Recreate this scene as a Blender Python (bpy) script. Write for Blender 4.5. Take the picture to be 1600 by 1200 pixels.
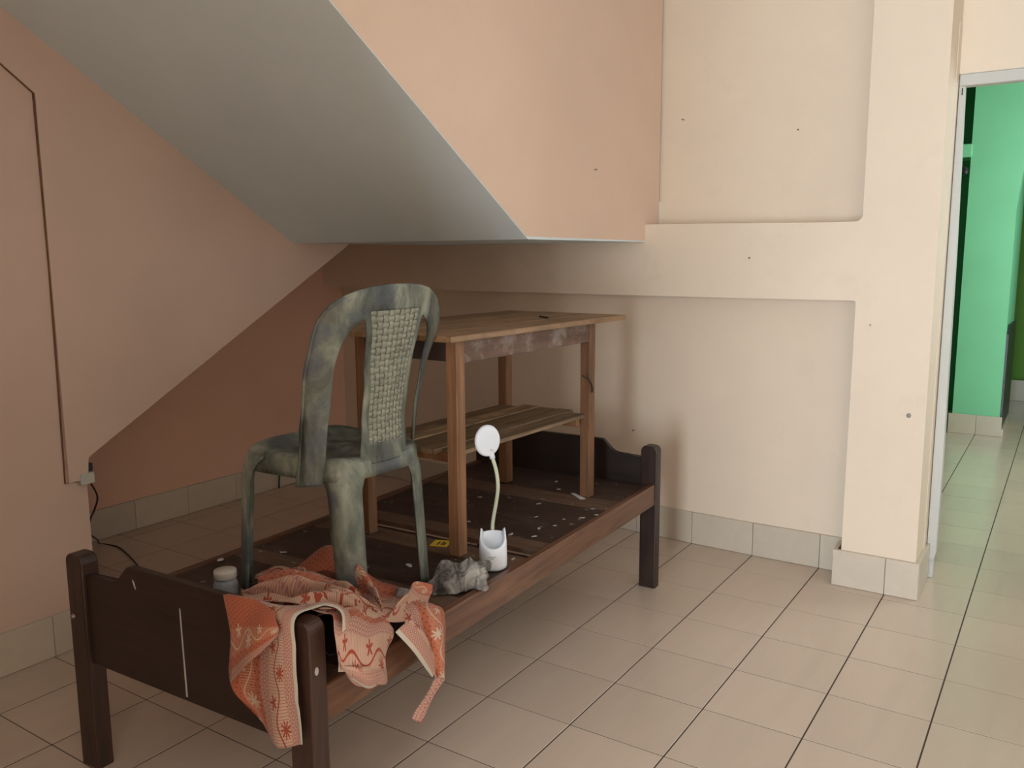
import bpy, bmesh, math, random
from mathutils import Vector, Matrix, noise
random.seed(7)
C = bpy.context.scene.collection
scn = bpy.context.scene
for o in list(bpy.data.objects): bpy.data.objects.remove(o)

# ------------------------------------------------------------------ camera
YAW, PIT, ROL = math.radians(-33.4035), math.radians(8.591), math.radians(0.3195)
CAM = Vector((1.4822, -1.7885, 1.4071)); FPX = 1328.9
fw = Vector((math.sin(YAW)*math.cos(PIT), math.cos(YAW)*math.cos(PIT), -math.sin(PIT)))
rt = Vector((math.cos(YAW), -math.sin(YAW), 0)); dn = fw.cross(rt)
rt2 = math.cos(ROL)*rt + math.sin(ROL)*dn; dn2 = -math.sin(ROL)*rt + math.cos(ROL)*dn
cd = bpy.data.cameras.new('camera'); cam = bpy.data.objects.new('camera', cd); C.objects.link(cam)
cd.sensor_width = 36; cd.lens = FPX/1600*36; cd.clip_start = .02
m = Matrix((rt2, -dn2, -fw)).transposed().to_4x4(); m.translation = CAM
cam.matrix_world = m
scn.camera = cam

# ------------------------------------------------------------------ light
w = bpy.data.worlds.new('sky'); scn.world = w; w.use_nodes = True
w.node_tree.nodes['Background'].inputs[0].default_value = (.75, .87, 1, 1)
w.node_tree.nodes['Background'].inputs[1].default_value = .6
def area(name, loc, rot, sx, sy, power, col):
    l = bpy.data.lights.new(name, 'AREA'); l.shape = 'RECTANGLE'; l.size = sx; l.size_y = sy
    l.energy = power; l.color = col
    o = bpy.data.objects.new(name, l); C.objects.link(o); o.location = loc; o.rotation_euler = rot
    return o
H = math.pi/2
area('daylight_doorway', (1.42, -4.98, 1.1), (H, 0, 0), 1.15, 2.1, 275, (.77, .90, 1))          # open door behind the camera
area('bounce_fill_right', (2.86, .85, 1.6), (0, H, 0), 1.3, 1.4, 10, (.84, .93, 1))          # weak fill added for light bounced from the right, at an unseen opening
area('daylight_hall', (2.86, 4.1, 1.75), (0, H, 0), 1.3, 1.9, 60, (.93, .98, 1))             # window of the green hall
scn.view_settings.view_transform = 'Standard'; scn.view_settings.look = 'None'
scn.view_settings.gamma = 1; scn.view_settings.use_curve_mapping = False
scn.view_settings.exposure = 0.0

# ------------------------------------------------------------------ helpers
def put(name, bm, mat=None, parent=None, smooth=False, label=None):
    bmesh.ops.recalc_face_normals(bm, faces=bm.faces)
    me = bpy.data.meshes.new(name); bm.to_mesh(me); bm.free()
    o = bpy.data.objects.new(name, me); C.objects.link(o)
    if mat: me.materials.append(mat)
    if smooth:
        for p in me.polygons: p.use_smooth = True
    if parent: o.parent = parent
    if label: o['label'] = label
    return o
def tag(o, label, cat, group=None):
    o['label'] = label; o['category'] = cat
    if group: o['group'] = group
    return o
def thing(name, label, cat, loc=(0, 0, 0), rz=0, group=None):
    o = bpy.data.objects.new(name, None); C.objects.link(o); o.location = loc; o.rotation_euler = (0, 0, rz)
    o.empty_display_size = .05
    return tag(o, label, cat, group)
def struct(o, label):
    o['kind'] = 'structure'; o['label'] = label; return o
def B(): return bmesh.new()
def box(bm, x0, x1, y0, y1, z0, z1, bev=0, seg=1):
    vs = [bm.verts.new((x, y, z)) for x in (x0, x1) for y in (y0, y1) for z in (z0, z1)]
    fs = []
    for q in ((0,1,3,2),(4,6,7,5),(0,4,5,1),(2,3,7,6),(0,2,6,4),(1,5,7,3)):
        fs.append(bm.faces.new([vs[i] for i in q]))
    if bev:
        es = list({e for f in fs for e in f.edges})
        bmesh.ops.bevel(bm, geom=es, offset=bev, segments=seg, affect='EDGES', profile=.5)
    return bm
def prism(bm, pts, axis, a0, a1, bev=0, seg=2):
    """polygon pts (two coords) extruded along axis ('x': pts=(y,z), 'y': pts=(x,z), 'z': pts=(x,y))"""
    def P(p, a): return {'x': (a, p[0], p[1]), 'y': (p[0], a, p[1]), 'z': (p[0], p[1], a)}[axis]
    lo = [bm.verts.new(P(p, a0)) for p in pts]; hi = [bm.verts.new(P(p, a1)) for p in pts]
    n = len(pts); f0 = bm.faces.new(lo); f1 = bm.faces.new(hi)
    for i in range(n): bm.faces.new((lo[i], lo[(i+1) % n], hi[(i+1) % n], hi[i]))
    if bev:
        es = list(f0.edges)+list(f1.edges)
        bmesh.ops.bevel(bm, geom=es, offset=bev, segments=seg, affect='EDGES', profile=.5)
    return bm
def tube(bm, pts, r, n=8, cap=True):
    pts = [Vector(p) for p in pts]; rs = r if hasattr(r, '__len__') else [r]*len(pts)
    rings = []; up = None
    for i, p in enumerate(pts):
        t = (pts[min(i+1, len(pts)-1)]-pts[max(i-1, 0)]).normalized()
        if up is None:
            up = Vector((0, 0, 1)) if abs(t.z) < .9 else Vector((1, 0, 0))
        a = t.cross(up).normalized(); up = a.cross(t).normalized()
        rings.append([bm.verts.new(p + rs[i]*(math.cos(2*math.pi*k/n)*a + math.sin(2*math.pi*k/n)*up)) for k in range(n)])
    for i in range(len(rings)-1):
        for k in range(n): bm.faces.new((rings[i][k], rings[i][(k+1) % n], rings[i+1][(k+1) % n], rings[i+1][k]))
    if cap: bm.faces.new(rings[0]); bm.faces.new(rings[-1])
    return bm
def lathe(bm, prof, n=32, cx=0, cy=0):
    rings = []
    for r, z in prof:
        if r < 1e-6: rings.append([bm.verts.new((cx, cy, z))])
        else: rings.append([bm.verts.new((cx+r*math.cos(2*math.pi*k/n), cy+r*math.sin(2*math.pi*k/n), z)) for k in range(n)])
    for a, b in zip(rings, rings[1:]):
        for k in range(n):
            k2 = (k+1) % n
            if len(a) == 1 and len(b) == 1: continue
            if len(a) == 1: bm.faces.new((a[0], b[k], b[k2]))
            elif len(b) == 1: bm.faces.new((a[k], a[k2], b[0]))
            else: bm.faces.new((a[k], a[k2], b[k2], b[k]))
    return bm
def cr(p, t):
    """Catmull-Rom through list p of Vectors, t in 0..1"""
    n = len(p)-1; x = min(max(t, 0), 1)*n; i = min(int(x), n-1); f = x-i
    p0 = p[i-1] if i > 0 else 2*p[0]-p[1]; p1 = p[i]; p2 = p[i+1]; p3 = p[i+2] if i+2 <= n else 2*p[n]-p[n-1]
    return .5*((2*p1)+(p2-p0)*f+(2*p0-5*p1+4*p2-p3)*f*f+(3*p1-p0-3*p2+p3)*f**3)
def smooth_path(pts, n): pts = [Vector(p) for p in pts]; return [cr(pts, i/n) for i in range(n+1)]
def lerp_tab(tab, z):
    for (z0, a), (z1, b) in zip(tab, tab[1:]):
        if z <= z1: 
            f = max(0, (z-z0)/(z1-z0)); f = f*f*(3-2*f)*.5+f*.5
            return a+(b-a)*f
    return tab[-1][1]

# ------------------------------------------------------------------ materials
class S:
    """socket wrapper for short math expressions"""
    nt = None
    def __init__(s, k): s.k = k
    @staticmethod
    def op(o, *a):
        n = S.nt.nodes.new('ShaderNodeMath'); n.operation = o
        for i, x in enumerate(a):
            if isinstance(x, S): S.nt.links.new(x.k, n.inputs[i])
            else: n.inputs[i].default_value = x
        return S(n.outputs[0])
    def __add__(s, b): return S.op('ADD', s, b)
    def __sub__(s, b): return S.op('SUBTRACT', s, b)
    def __rsub__(s, b): return S.op('SUBTRACT', b, s)
    def __mul__(s, b): return S.op('MULTIPLY', s, b)
    def __truediv__(s, b): return S.op('DIVIDE', s, b)
    def lt(s, b): return S.op('LESS_THAN', s, b)
    def gt(s, b): return S.op('GREATER_THAN', s, b)
    def fract(s): return S.op('FRACT', s)
    def abs(s): return S.op('ABSOLUTE', s)
    def sin(s): return S.op('SINE', s)
    def cos(s): return S.op('COSINE', s)
    def sqrt(s): return S.op('SQRT', s)
def mk(name):
    m = bpy.data.materials.new(name); m.use_nodes = True; nt = m.node_tree; S.nt = nt
    return m, nt, nt.nodes['Principled BSDF']
def c4(c): return (c[0], c[1], c[2], 1)
def coords(nt, kind='Object', scale=(1, 1, 1)):
    t = nt.nodes.new('ShaderNodeTexCoord'); mp = nt.nodes.new('ShaderNodeMapping'); mp.inputs['Scale'].default_value = scale
    nt.links.new(t.outputs[kind], mp.inputs['Vector']); return mp.outputs[0]
def nz(nt, vec, scale, detail=4, rough=.55, dist=0):
    n = nt.nodes.new('ShaderNodeTexNoise'); n.inputs['Scale'].default_value = scale; n.inputs['Detail'].default_value = detail
    n.inputs['Roughness'].default_value = rough; n.inputs['Distortion'].default_value = dist
    nt.links.new(vec, n.inputs['Vector']); return n.outputs['Fac']
def ramp(nt, fac, stops, interp='LINEAR'):
    r = nt.nodes.new('ShaderNodeValToRGB'); r.color_ramp.interpolation = interp
    el = r.color_ramp.elements
    while len(el) < len(stops): el.new(.5)
    for e, (p, c) in zip(el, stops): e.position = p; e.color = c4(c)
    nt.links.new(fac, r.inputs[0]); return r.outputs[0]
def mix(nt, fac, a, b, mode='MIX'):
    n = nt.nodes.new('ShaderNodeMix'); n.data_type = 'RGBA'; n.blend_type = mode
    for i, x in ((0, fac), (6, a), (7, b)):
        if isinstance(x, S): x = x.k
        if isinstance(x, bpy.types.NodeSocket): nt.links.new(x, n.inputs[i])
        else: n.inputs[i].default_value = x if i == 0 else c4(x)
    return n.outputs[2]
def bump(nt, bs, h, strength=.2, dist=.01):
    b = nt.nodes.new('ShaderNodeBump'); b.inputs['Strength'].default_value = strength; b.inputs['Distance'].default_value = dist
    nt.links.new(h, b.inputs['Height']); nt.links.new(b.outputs[0], bs.inputs['Normal'])

def plaster(name, col, var=.06, rough=.75, stain=None):
    m, nt, bs = mk(name); v = coords(nt)
    d = [max(0, c*(1-var)) for c in col]; u = [min(1, c*(1+var*.6)) for c in col]
    c = ramp(nt, nz(nt, v, 1.7, 6, .6), [(.3, d), (.7, u)])
    if stain:
        c = mix(nt, ramp(nt, nz(nt, v, 3.3, 8, .65, .4), [(.60, (0, 0, 0)), (.74, (.5, .5, .5))]), c, stain)
    nt.links.new(c, bs.inputs['Base Color']); bs.inputs['Roughness'].default_value = rough
    bump(nt, bs, nz(nt, v, 38, 5, .6), .12, .006)
    return m
def wood(name, dark, light, axis=1, scale=3, rough=.55, dirt=None):
    m, nt, bs = mk(name)
    sc = [9, 9, 9]; sc[axis] = .8
    v = coords(nt, 'Object', sc)
    g = nz(nt, v, scale, 6, .62, 1.2)
    oi = nt.nodes.new('ShaderNodeObjectInfo')
    c = ramp(nt, g, [(.28, dark), (.72, light)])
    hs = nt.nodes.new('ShaderNodeHueSaturation'); nt.links.new(c, hs.inputs['Color'])
    nt.links.new((S(oi.outputs['Random'])*.65+.66).k, hs.inputs['Value']); c = hs.outputs[0]
    if dirt:
        v2 = coords(nt)
        c = mix(nt, ramp(nt, nz(nt, v2, 9, 8, .7), [(.48, (0, 0, 0)), (.68, (.75, .75, .75))]), c, dirt)
    nt.links.new(c, bs.inputs['Base Color']); bs.inputs['Roughness'].default_value = rough
    bump(nt, bs, g, .15, .004)
    return m
def plain(name, col, rough=.5, metal=0, var=0):
    m, nt, bs = mk(name); v = coords(nt)
    c = ramp(nt, nz(nt, v, 22, 5), [(.3, [x*(1-var) for x in col]), (.7, col)])
    nt.links.new(c, bs.inputs['Base Color']); bs.inputs['Roughness'].default_value = rough; bs.inputs['Metallic'].default_value = metal
    return m
M = {}
M['wall'] = plaster('peach_plaster', (.62, .445, .35))
M['cream'] = plaster('cream_peach_plaster', (.76, .62, .48), .05, .7, (.66, .535, .42))
M['under'] = plaster('peach_plaster_warm_bounce', (.76, .455, .315))  # warm bounced light under the stairs is put into this peach colour
M['stairwall'] = plaster('orange_peach_plaster', (.75, .555, .425), .05)
M['soffit'] = plaster('grey_plaster', (.71, .79, .81), .05)
M['ceil'] = plaster('ceiling_white', (.62, .62, .60), .04)
M['green'] = plaster('green_plaster', (.22, .62, .34), .06, .6)
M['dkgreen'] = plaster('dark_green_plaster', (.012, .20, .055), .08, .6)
M['olive'] = plaster('olive_green_plaster', (.13, .30, .02), .08, .6)
M['frame'] = plaster('white_door_paint', (.52, .50, .45), .08, .5, (.36, .33, .30))
M['groove'] = plain('brown_dirt_joint', (.22, .10, .05), .9, 0, .4)
M['slate'] = plain('dark_grey_stone', (.045, .042, .045), .35, 0, .5)
def tile_mat(name, col, rough):
    m, nt, bs = mk(name)
    oi = nt.nodes.new('ShaderNodeObjectInfo')
    add = nt.nodes.new('ShaderNodeVectorMath'); add.operation = 'ADD'
    sv = coords(nt, 'Object', (9, 1.6, 9))
    nt.links.new(sv, add.inputs[0]); nt.links.new(oi.outputs['Location'], add.inputs[1])
    g = nz(nt, add.outputs[0], 1.2, 5, .6, .8)
    c = ramp(nt, g, [(.3, [x*.95 for x in col]), (.7, [x*1.02 for x in col])])
    hs = nt.nodes.new('ShaderNodeHueSaturation'); nt.links.new(c, hs.inputs['Color'])
    nt.links.new((S(oi.outputs['Random'])*.10+.95).k, hs.inputs['Value'])
    nt.links.new(hs.outputs[0], bs.inputs['Base Color']); bs.inputs['Roughness'].default_value = rough
    return m
M['tile'] = tile_mat('cream_floor_tile', (.64, .505, .40), .22)
M['skirt'] = tile_mat('cream_skirting_tile', (.58, .495, .39), .3)
M['grout'] = plain('dark_grout', (.075, .05, .035), .9)
M['bed'] = wood('dark_bed_wood', (.018, .009, .006), (.060, .027, .017), 2, 3, .42)
M['bedx'] = wood('dark_board_wood', (.012, .006, .004), (.034, .015, .0095), 0, 3, .5)
M['rail'] = wood('brown_rail_wood', (.065, .026, .013), (.17, .075, .038), 1, 3, .4)
def deck_mat(name, dark, light):
    m, nt, bs = mk(name); v = coords(nt)
    c = ramp(nt, nz(nt, coords(nt, 'Object', (1, 7, 1)), 4, 6, .6, .7), [(.3, dark), (.7, light)])
    c = mix(nt, ramp(nt, nz(nt, v, 4, 8, .7), [(.52, (0, 0, 0)), (.75, (.35, .35, .35))]), c, (.20, .16, .13))
    c = mix(nt, ramp(nt, nz(nt, v, 23, 4, .6), [(.665, (0, 0, 0)), (.70, (.6, .6, .6))]), c, (.42, .38, .34))
    nt.links.new(c, bs.inputs['Base Color']); bs.inputs['Roughness'].default_value = .6
    return m
M['deck'] = deck_mat('dusty_dark_plywood', (.028, .013, .009), (.062, .031, .021))
M['deck2'] = deck_mat('dusty_brown_plank', (.085, .045, .027), (.165, .092, .056))
M['leg'] = wood('table_leg_wood', (.13, .055, .023), (.30, .145, .066), 2, 3, .55)
M['top'] = wood('table_top_wood', (.12, .062, .027), (.33, .195, .10), 1, 3, .5, (.14, .08, .042))
M['shelf'] = wood('shelf_plank_wood', (.10, .055, .028), (.46, .31, .17), 1, 3, .6, (.13, .08, .045))
M['apron'] = wood('worn_apron_wood', (.10, .055, .04), (.19, .11, .08), 1, 2, .7, (.38, .33, .29))
M['dkapron'] = wood('dark_apron_wood', (.03, .02, .016), (.06, .04, .032), 0, 2, .6)
def chair_mat():
    m, nt, bs = mk('weathered_grey_green_plastic'); v = coords(nt)
    c = ramp(nt, nz(nt, coords(nt, 'Object', (1, 1, .35)), 9, 7, .65, .5), [(.38, (.03, .034, .028)), (.5, (.115, .128, .10)), (.63, (.27, .285, .22))])
    c = mix(nt, ramp(nt, nz(nt, v, 7, 6, .6), [(.5, (0, 0, 0)), (.62, (.75, .75, .75))]), c, (.075, .085, .105))
    c = mix(nt, ramp(nt, nz(nt, v, 4.2, 8, .7, .6), [(.58, (0, 0, 0)), (.72, (.6, .6, .6))]), c, (.16, .11, .07))
    nt.links.new(c, bs.inputs['Base Color']); bs.inputs['Roughness'].default_value = .5
    bump(nt, bs, nz(nt, v, 60, 4), .08, .003)
    return m
M['chair'] = chair_mat()
M['weave'] = plain('pale_grey_green_plastic', (.30, .305, .235), .5, 0, .35)
M['white'] = plain('white_plastic', (.80, .84, .90), .35, 0, .04)
M['neck'] = plain('pale_green_silicone', (.55, .58, .42), .5, 0, .05)
M['lid'] = plain('cream_plastic_lid', (.62, .56, .48), .5, 0, .12)
M['black'] = plain('black_plastic', (.01, .01, .01), .5)
M['cord'] = plain('dark_red_cord', (.035, .008, .008), .5)
M['metal'] = plain('dull_metal', (.25, .22, .2), .45, .8)
M['flake'] = plain('white_paint_flake', (.55, .51, .47), .8, 0, .2)
M['paper'] = plain('white_paper', (.72, .72, .74), .7)
M['yellow'] = plain('yellow_paper', (.72, .46, .03), .6, 0, .15)
M['print'] = plain('black_print', (.04, .03, .02), .7)
M['greyprint'] = plain('grey_print', (.25, .28, .34), .7)
def glass():
    m, nt, bs = mk('dirty_clear_plastic'); v = coords(nt)
    c = ramp(nt, nz(nt, v, 30, 4), [(.3, (.42, .44, .45)), (.7, (.70, .72, .72))])
    nt.links.new(c, bs.inputs['Base Color']); bs.inputs['Roughness'].default_value = .25
    bs.inputs['Transmission Weight'].default_value = .45; bs.inputs['IOR'].default_value = 1.3
    return m
M['jar'] = glass()
def rag():
    m, nt, bs = mk('dirty_grey_rag'); v = coords(nt)
    c = ramp(nt, nz(nt, v, 14, 7, .65, .6), [(.40, (.04, .035, .032)), (.5, (.17, .15, .135)), (.64, (.38, .35, .31))])
    nt.links.new(c, bs.inputs['Base Color']); bs.inputs['Roughness'].default_value = .9
    bump(nt, bs, nz(nt, v, 90, 4), .3, .004)
    return m
M['rag'] = rag()
def cloth():
    m, nt, bs = mk('orange_floral_cloth')
    t = nt.nodes.new('ShaderNodeTexCoord'); sp = nt.nodes.new('ShaderNodeSeparateXYZ'); nt.links.new(t.outputs['UV'], sp.inputs[0])
    u, v = S(sp.outputs[0]), S(sp.outputs[1])          # metres from the hem, metres along it
    def dots(pu, pv, r, off=.5):
        row = S.op('FLOOR', v/pv); a = ((u/pu+row*off).fract()-.5)*pu; b = ((v/pv).fract()-.5)*pv
        return (a*a+b*b).sqrt().lt(r)
    def flower(uc, pv, ph, R, n):
        b = ((v/pv+ph).fract()-.5)*pv; a = u-uc
        th = S.op('ARCTAN2', b, a); r = (a*a+b*b).sqrt()
        return r.lt(((th*n).cos()*.35+.65)*R)
    def vine(uc, pv, amp, wd): return ((u-uc-(v*(2*math.pi/pv)).sin()*amp).abs()).lt(wd)
    orange, peach, dark, cream, pink = (.50, .135, .06), (.56, .30, .195), (.36, .055, .02), (.60, .53, .41), (.40, .165, .145)
    base = mix(nt, u.gt(.012), cream, peach)
    ring = dots(.0125, .011, .0047); hole = dots(.0125, .011, .0025)
    rows = mix(nt, ring, peach, pink); rows = mix(nt, hole, rows, (.60, .38, .28))
    c = mix(nt, u.gt(.014)*u.lt(.046), base, rows)
    stripe = mix(nt, (v/.0048).fract().lt(.28), (.60, .40, .28), (.47, .19, .12))
    c = mix(nt, u.gt(.046)*u.lt(.100), c, stripe)
    c = mix(nt, u.gt(.100)*u.lt(.124), c, rows)
    c = mix(nt, vine(.072, .085, .008, .0021), c, dark)
    c = mix(nt, flower(.058, .085, .15, .0150, 9), c, dark)
    c = mix(nt, flower(.087, .085, .62, .0125, 5), c, dark)
    o2 = mix(nt, dots(.0105, .0105, .0021), orange, (.30, .055, .028))
    o2 = mix(nt, ((u-.155).abs().lt(.018))*((v/.0042).fract().lt(.3)), o2, (.60, .32, .20))
    o2 = mix(nt, vine(.155, .11, .012, .0016), o2, (.60, .44, .31))
    o2 = mix(nt, flower(.148, .11, .2, .0165, 8), o2, (.62, .47, .34))
    o2 = mix(nt, flower(.168, .11, .7, .013, 5), o2, (.62, .47, .34))
    c = mix(nt, u.gt(.124), c, o2)
    c = mix(nt, 1.0, c, (.84, .82, .82), 'MULTIPLY')
    vn = nz(nt, coords(nt), 420, 2)
    bump(nt, bs, vn, .15, .001)
    nt.links.new(c, bs.inputs['Base Color']); bs.inputs['Roughness'].default_value = .85
    if 'Sheen Weight' in bs.inputs: bs.inputs['Sheen Weight'].default_value = .1
    return m
M['cloth'] = cloth()

# ================================================================== ROOM
XL, XL2, XR = -1.47, -2.53, -.213
YP, YR, YK = 1.895, 2.06, 2.285          # pillar face, recess face, recess face at the far corner
KX = -.30
CEIL = 2.95
# ---- floor with single tiles
T = .3048
bm = B(); box(bm, -2.75, 3.0, -5.1, 8.1, -.09, -.0011)
floor = struct(put('floor', bm, M['grout']), 'tiled cream floor with dark joints running through room and hall')
def proj(p):
    d = Vector(p)-CAM; z = d.dot(fw)
    if z < .1: return None
    return 800+FPX*d.dot(rt2)/z, 600+FPX*d.dot(dn2)/z
bm = B(); box(bm, .0024, T-.0024, .0017, T-.0017, -.008, 0, .0005)
tile0 = put('floor_tile', bm, M['tile'], floor)
cand, rest = [], []
for i in range(-9, 10):
    for j in range(-16, 27):
        ps = [proj(((i+a)*T, (j+b)*T, 0)) for a, b in ((0, 0), (1, 0), (1, 1), (0, 1))]
        if j > 7 and i < 0: continue
        ok = all(ps) and max(p[0] for p in ps) > -40 and min(p[0] for p in ps) < 1640 and max(p[1] for p in ps) > 400 and min(p[1] for p in ps) < 1240
        if ok:
            a = abs(sum(ps[k][0]*ps[(k+1) % 4][1]-ps[(k+1) % 4][0]*ps[k][1] for k in range(4)))/2
            cand.append((a, i, j))
        else: rest.append((i, j))
cand.sort(reverse=True)
first = True
for a, i, j in cand[:290]:
    o = tile0 if first else tile0.copy()
    if not first: C.objects.link(o); o.parent = floor
    first = False
    o.location = (i*T, j*T, random.uniform(-.0004, .0002))
rest += [(i, j) for a, i, j in cand[290:]]
bm = B()
for i, j in rest: box(bm, i*T+.0026, i*T+T-.0026, j*T+.0016, j*T+T-.0016, -.008, 0)
o = put('outer_tiles', bm, M['tile'], floor); o['kind'] = 'stuff'

# ---- back wall: pillar and beam band standing proud of two recesses
bm = B()
def rc(cx, cz, r, a0, a1, n=5): return [(cx+r*math.cos(math.radians(a0+(a1-a0)*k/n)), cz+r*math.sin(math.radians(a0+(a1-a0)*k/n))) for k in range(n+1)]
X0W = .60
pts = [(1.025, 0), (1.025, CEIL), (.747, CEIL)] + rc(.747-.03, 1.535+.03, .03, 0, -90) + [(X0W, 1.535), (X0W, 1.217)] + rc(.738-.014, 1.217-.014, .014, 90, 0) + [(.733, 0)]
prism(bm, pts, 'y', YP, 2.3)
def bend(x): return (YK-YR)*max(0, (.30-x)/(.30-XL2))**1.35 if x < .30 else 0
def ribbonwall(z0, z1, y, dz=0, xa=X0W):
    xs = [xa-(xa+2.7)*k/44 for k in range(45)]; prev = None
    for x in xs:
        a = bend(x); t = (X0W-x)/(X0W-XR)*dz if x > XR else dz
        col = [bm.verts.new(p) for p in ((x, y+a, z0), (x, y+a, z1+t), (x, 2.5, z1+t), (x, 2.5, z0))]
        if prev:
            for q in range(4): bm.faces.new((prev[q], prev[(q+1) % 4], col[(q+1) % 4], col[q]))
        prev = col
ribbonwall(0, CEIL, YR, 0, .85); ribbonwall(1.217, 1.535, YP, .012)
wall_back = struct(put('wall_back', bm, M['cream']), 'cream peach back wall with a pillar, a beam band and two shallow recesses')
# ---- stair side wall (hanging) and soffit
def soff(y): return 1.466+.622*(.895-y)
yt = .895-(CEIL-1.466)/.622
bm = B()
prism(bm, [(2.07, 1.471), (.885, soff(.885)+.004), (yt+.012, soff(yt+.012)+.004), (yt+.012, CEIL), (2.07, CEIL)], 'x', XR-.12, XR, 0)
struct(put('wall_stair', bm, M['stairwall']), 'orange peach side wall of the stairs hanging above the bed')
bm = B()
prism(bm, [(2.30, 1.466), (.895, 1.466), (yt+.01, soff(yt+.01)), (yt+.01, CEIL), (yt+.45, CEIL), (.98, 1.66), (2.30, 1.66)], 'x', XL-.02, XR-.001, 0)
struct(put('ceiling_stair', bm, M['soffit']), 'grey sloping underside of the upper stair flight')
# ---- left wall with the sloped opening under the lower flight
bm = B()
prism(bm, [(-2.3, 0), (-.128, 0), (-.128, .69), (1.265, 1.480), (2.3, 1.480), (2.3, CEIL), (-2.3, CEIL)], 'x', XL-.11, XL, 0)
wl = struct(put('wall_left', bm, M['wall']), 'peach left wall cut off diagonally below the stairs')
bm = B()
prism(bm, [(-.200, .612), (-.126, .612), (-.126, .694), (1.268, 1.474), (.93, 1.474), (-.95, soff(-.95)-.002), (-.95, 2.53), (-.200, 1.950)], 'x', XL-.004, XL+.014, .003)
put('plaster_layer', bm, M['wall'], wl)
bm = B()
tube(bm, [(XL+.003, -.95, 2.53), (XL+.003, -.205, 1.952), (XL+.003, -.201, 1.37), (XL+.003, -.209, .612), (XL+.003, -.145, .609)], .0030, 6)
put('dirt_joint', bm, M['groove'], wl, label='dark brown joint line along the plaster edge')
# lower flight slab
bm = B()
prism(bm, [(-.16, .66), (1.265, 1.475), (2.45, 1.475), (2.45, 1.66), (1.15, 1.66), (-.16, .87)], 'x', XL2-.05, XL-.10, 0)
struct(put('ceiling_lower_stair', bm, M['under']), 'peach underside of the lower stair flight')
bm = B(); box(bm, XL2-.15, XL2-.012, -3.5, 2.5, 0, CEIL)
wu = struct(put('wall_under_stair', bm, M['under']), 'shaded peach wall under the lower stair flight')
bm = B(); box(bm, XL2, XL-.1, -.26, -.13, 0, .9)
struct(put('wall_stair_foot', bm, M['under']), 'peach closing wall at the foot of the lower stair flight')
# ---- unseen rest of the room: rear walls shaped to block light, right wall with fill opening, ceiling
bm = B()
box(bm, -1.6, .75, -2.3, -2.2, 0, CEIL); box(bm, .65, .75, -5.1, -2.3, 0, CEIL)  # unseen walls added to keep the doorway light off the left wall
box(bm, .60, .84, -5.1, -5.0, 0, CEIL); box(bm, 2.0, 3.0, -5.1, -5.0, 0, CEIL); box(bm, .84, 2.0, -5.1, -5.0, 2.15, CEIL)
struct(put('wall_rear', bm, M['wall']), 'unseen peach walls with an open doorway, added to keep light off the left wall')
bm = B()
box(bm, 2.9, 3.0, -5.1, .2, 0, CEIL); box(bm, 2.9, 3.0, 1.5, 2.13, 0, CEIL); box(bm, 2.9, 3.0, .2, 1.5, 0, .9); box(bm, 2.9, 3.0, .2, 1.5, 2.3, CEIL)  # opening left for the added fill light
struct(put('wall_right', bm, M['cream']), 'unseen cream wall on the right with an opening for the added fill light')
bm = B(); box(bm, -2.75, 3.0, -5.1, 8.1, CEIL, CEIL+.1)
struct(put('ceiling', bm, M['ceil']), 'white ceiling')
# ---- door wall and frame
bm = B(); box(bm, 1.02, 3.0, 2.185, 2.30, 2.118, CEIL); box(bm, 1.96, 3.0, 2.185, 2.30, 0, 2.118); box(bm, -.6, 1.028, 2.30, 2.40, 0, CEIL); box(bm, 1.0, 1.027, 2.1, 2.35, 0, 2.3)
struct(put('wall_door', bm, M['cream']), 'cream wall above the doorway to the green hall')
dr = bpy.data.objects.new('door_1', None); C.objects.link(dr); struct(dr, 'white painted door frame without a door leaf at the green hall')
bm = B(); prism(bm, [(1.029, .105), (1.036, .07), (1.046, .10), (1.056, .075), (1.066, .12), (1.067, .5), (1.060, 1.4), (1.050, 2.070), (1.029, 2.070)], 'y', 2.180, 2.235, .003); put('jamb', bm, M['frame'], dr)
bm = B(); box(bm, 1.032, 1.058, 2.19, 2.23, 0, .13, .003); put('jamb_foot', bm, M['frame'], dr, label='chipped foot of the door jamb')
bm = B(); box(bm, 1.93, 1.975, 2.180, 2.235, 0, 2.070, .003); put('jamb', bm, M['frame'], dr)
bm = B(); box(bm, 1.029, 1.975, 2.180, 2.235, 2.0705, 2.117, .003); put('lintel', bm, M['frame'], dr)
bm = B(); box(bm, 1.040, 1.044, 2.177, 2.181, 2.035, 2.062); put('hinge_hole', bm, M['black'], dr)
# ---- green hall behind
bm = B(); box(bm, .745, 1.072, 5.665, 6.55, 0, CEIL)
n = 10; arch = [(1.064+.02, 1.70)]
arc = [(1.072+.46*(1-math.cos(math.pi*k/n)), 1.72+.85*math.sin(math.pi*k/n)) for k in range(n+1)]
prism(bm, arc+[(2.95, 1.72), (2.95, CEIL), (1.072, CEIL)], 'y', 5.665, 5.85)
box(bm, 1.992, 2.95, 5.665, 5.85, 0, 1.72)
struct(put('wall_hall_pier', bm, M['green']), 'bright green pier with an arch in the hall beyond the door')
bm = B(); box(bm, -.1, .80, 6.74, 6.85, 0, CEIL); box(bm, -.1, 0, 2.4, 6.8, 0, CEIL)
struct(put('wall_hall_left', bm, M['dkgreen']), 'dark green wall left of the bright pier in the hall')
bm = B(); box(bm, .8, 3.0, 7.85, 8.0, 0, CEIL)
struct(put('wall_hall_back', bm, M['olive']), 'olive green wall seen through the arch')
bm = B(); box(bm, 2.9, 3.0, 2.27, 8.0, 0, CEIL); struct(put('wall_hall_right', bm, M['green']), 'green right wall of the hall')
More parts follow.
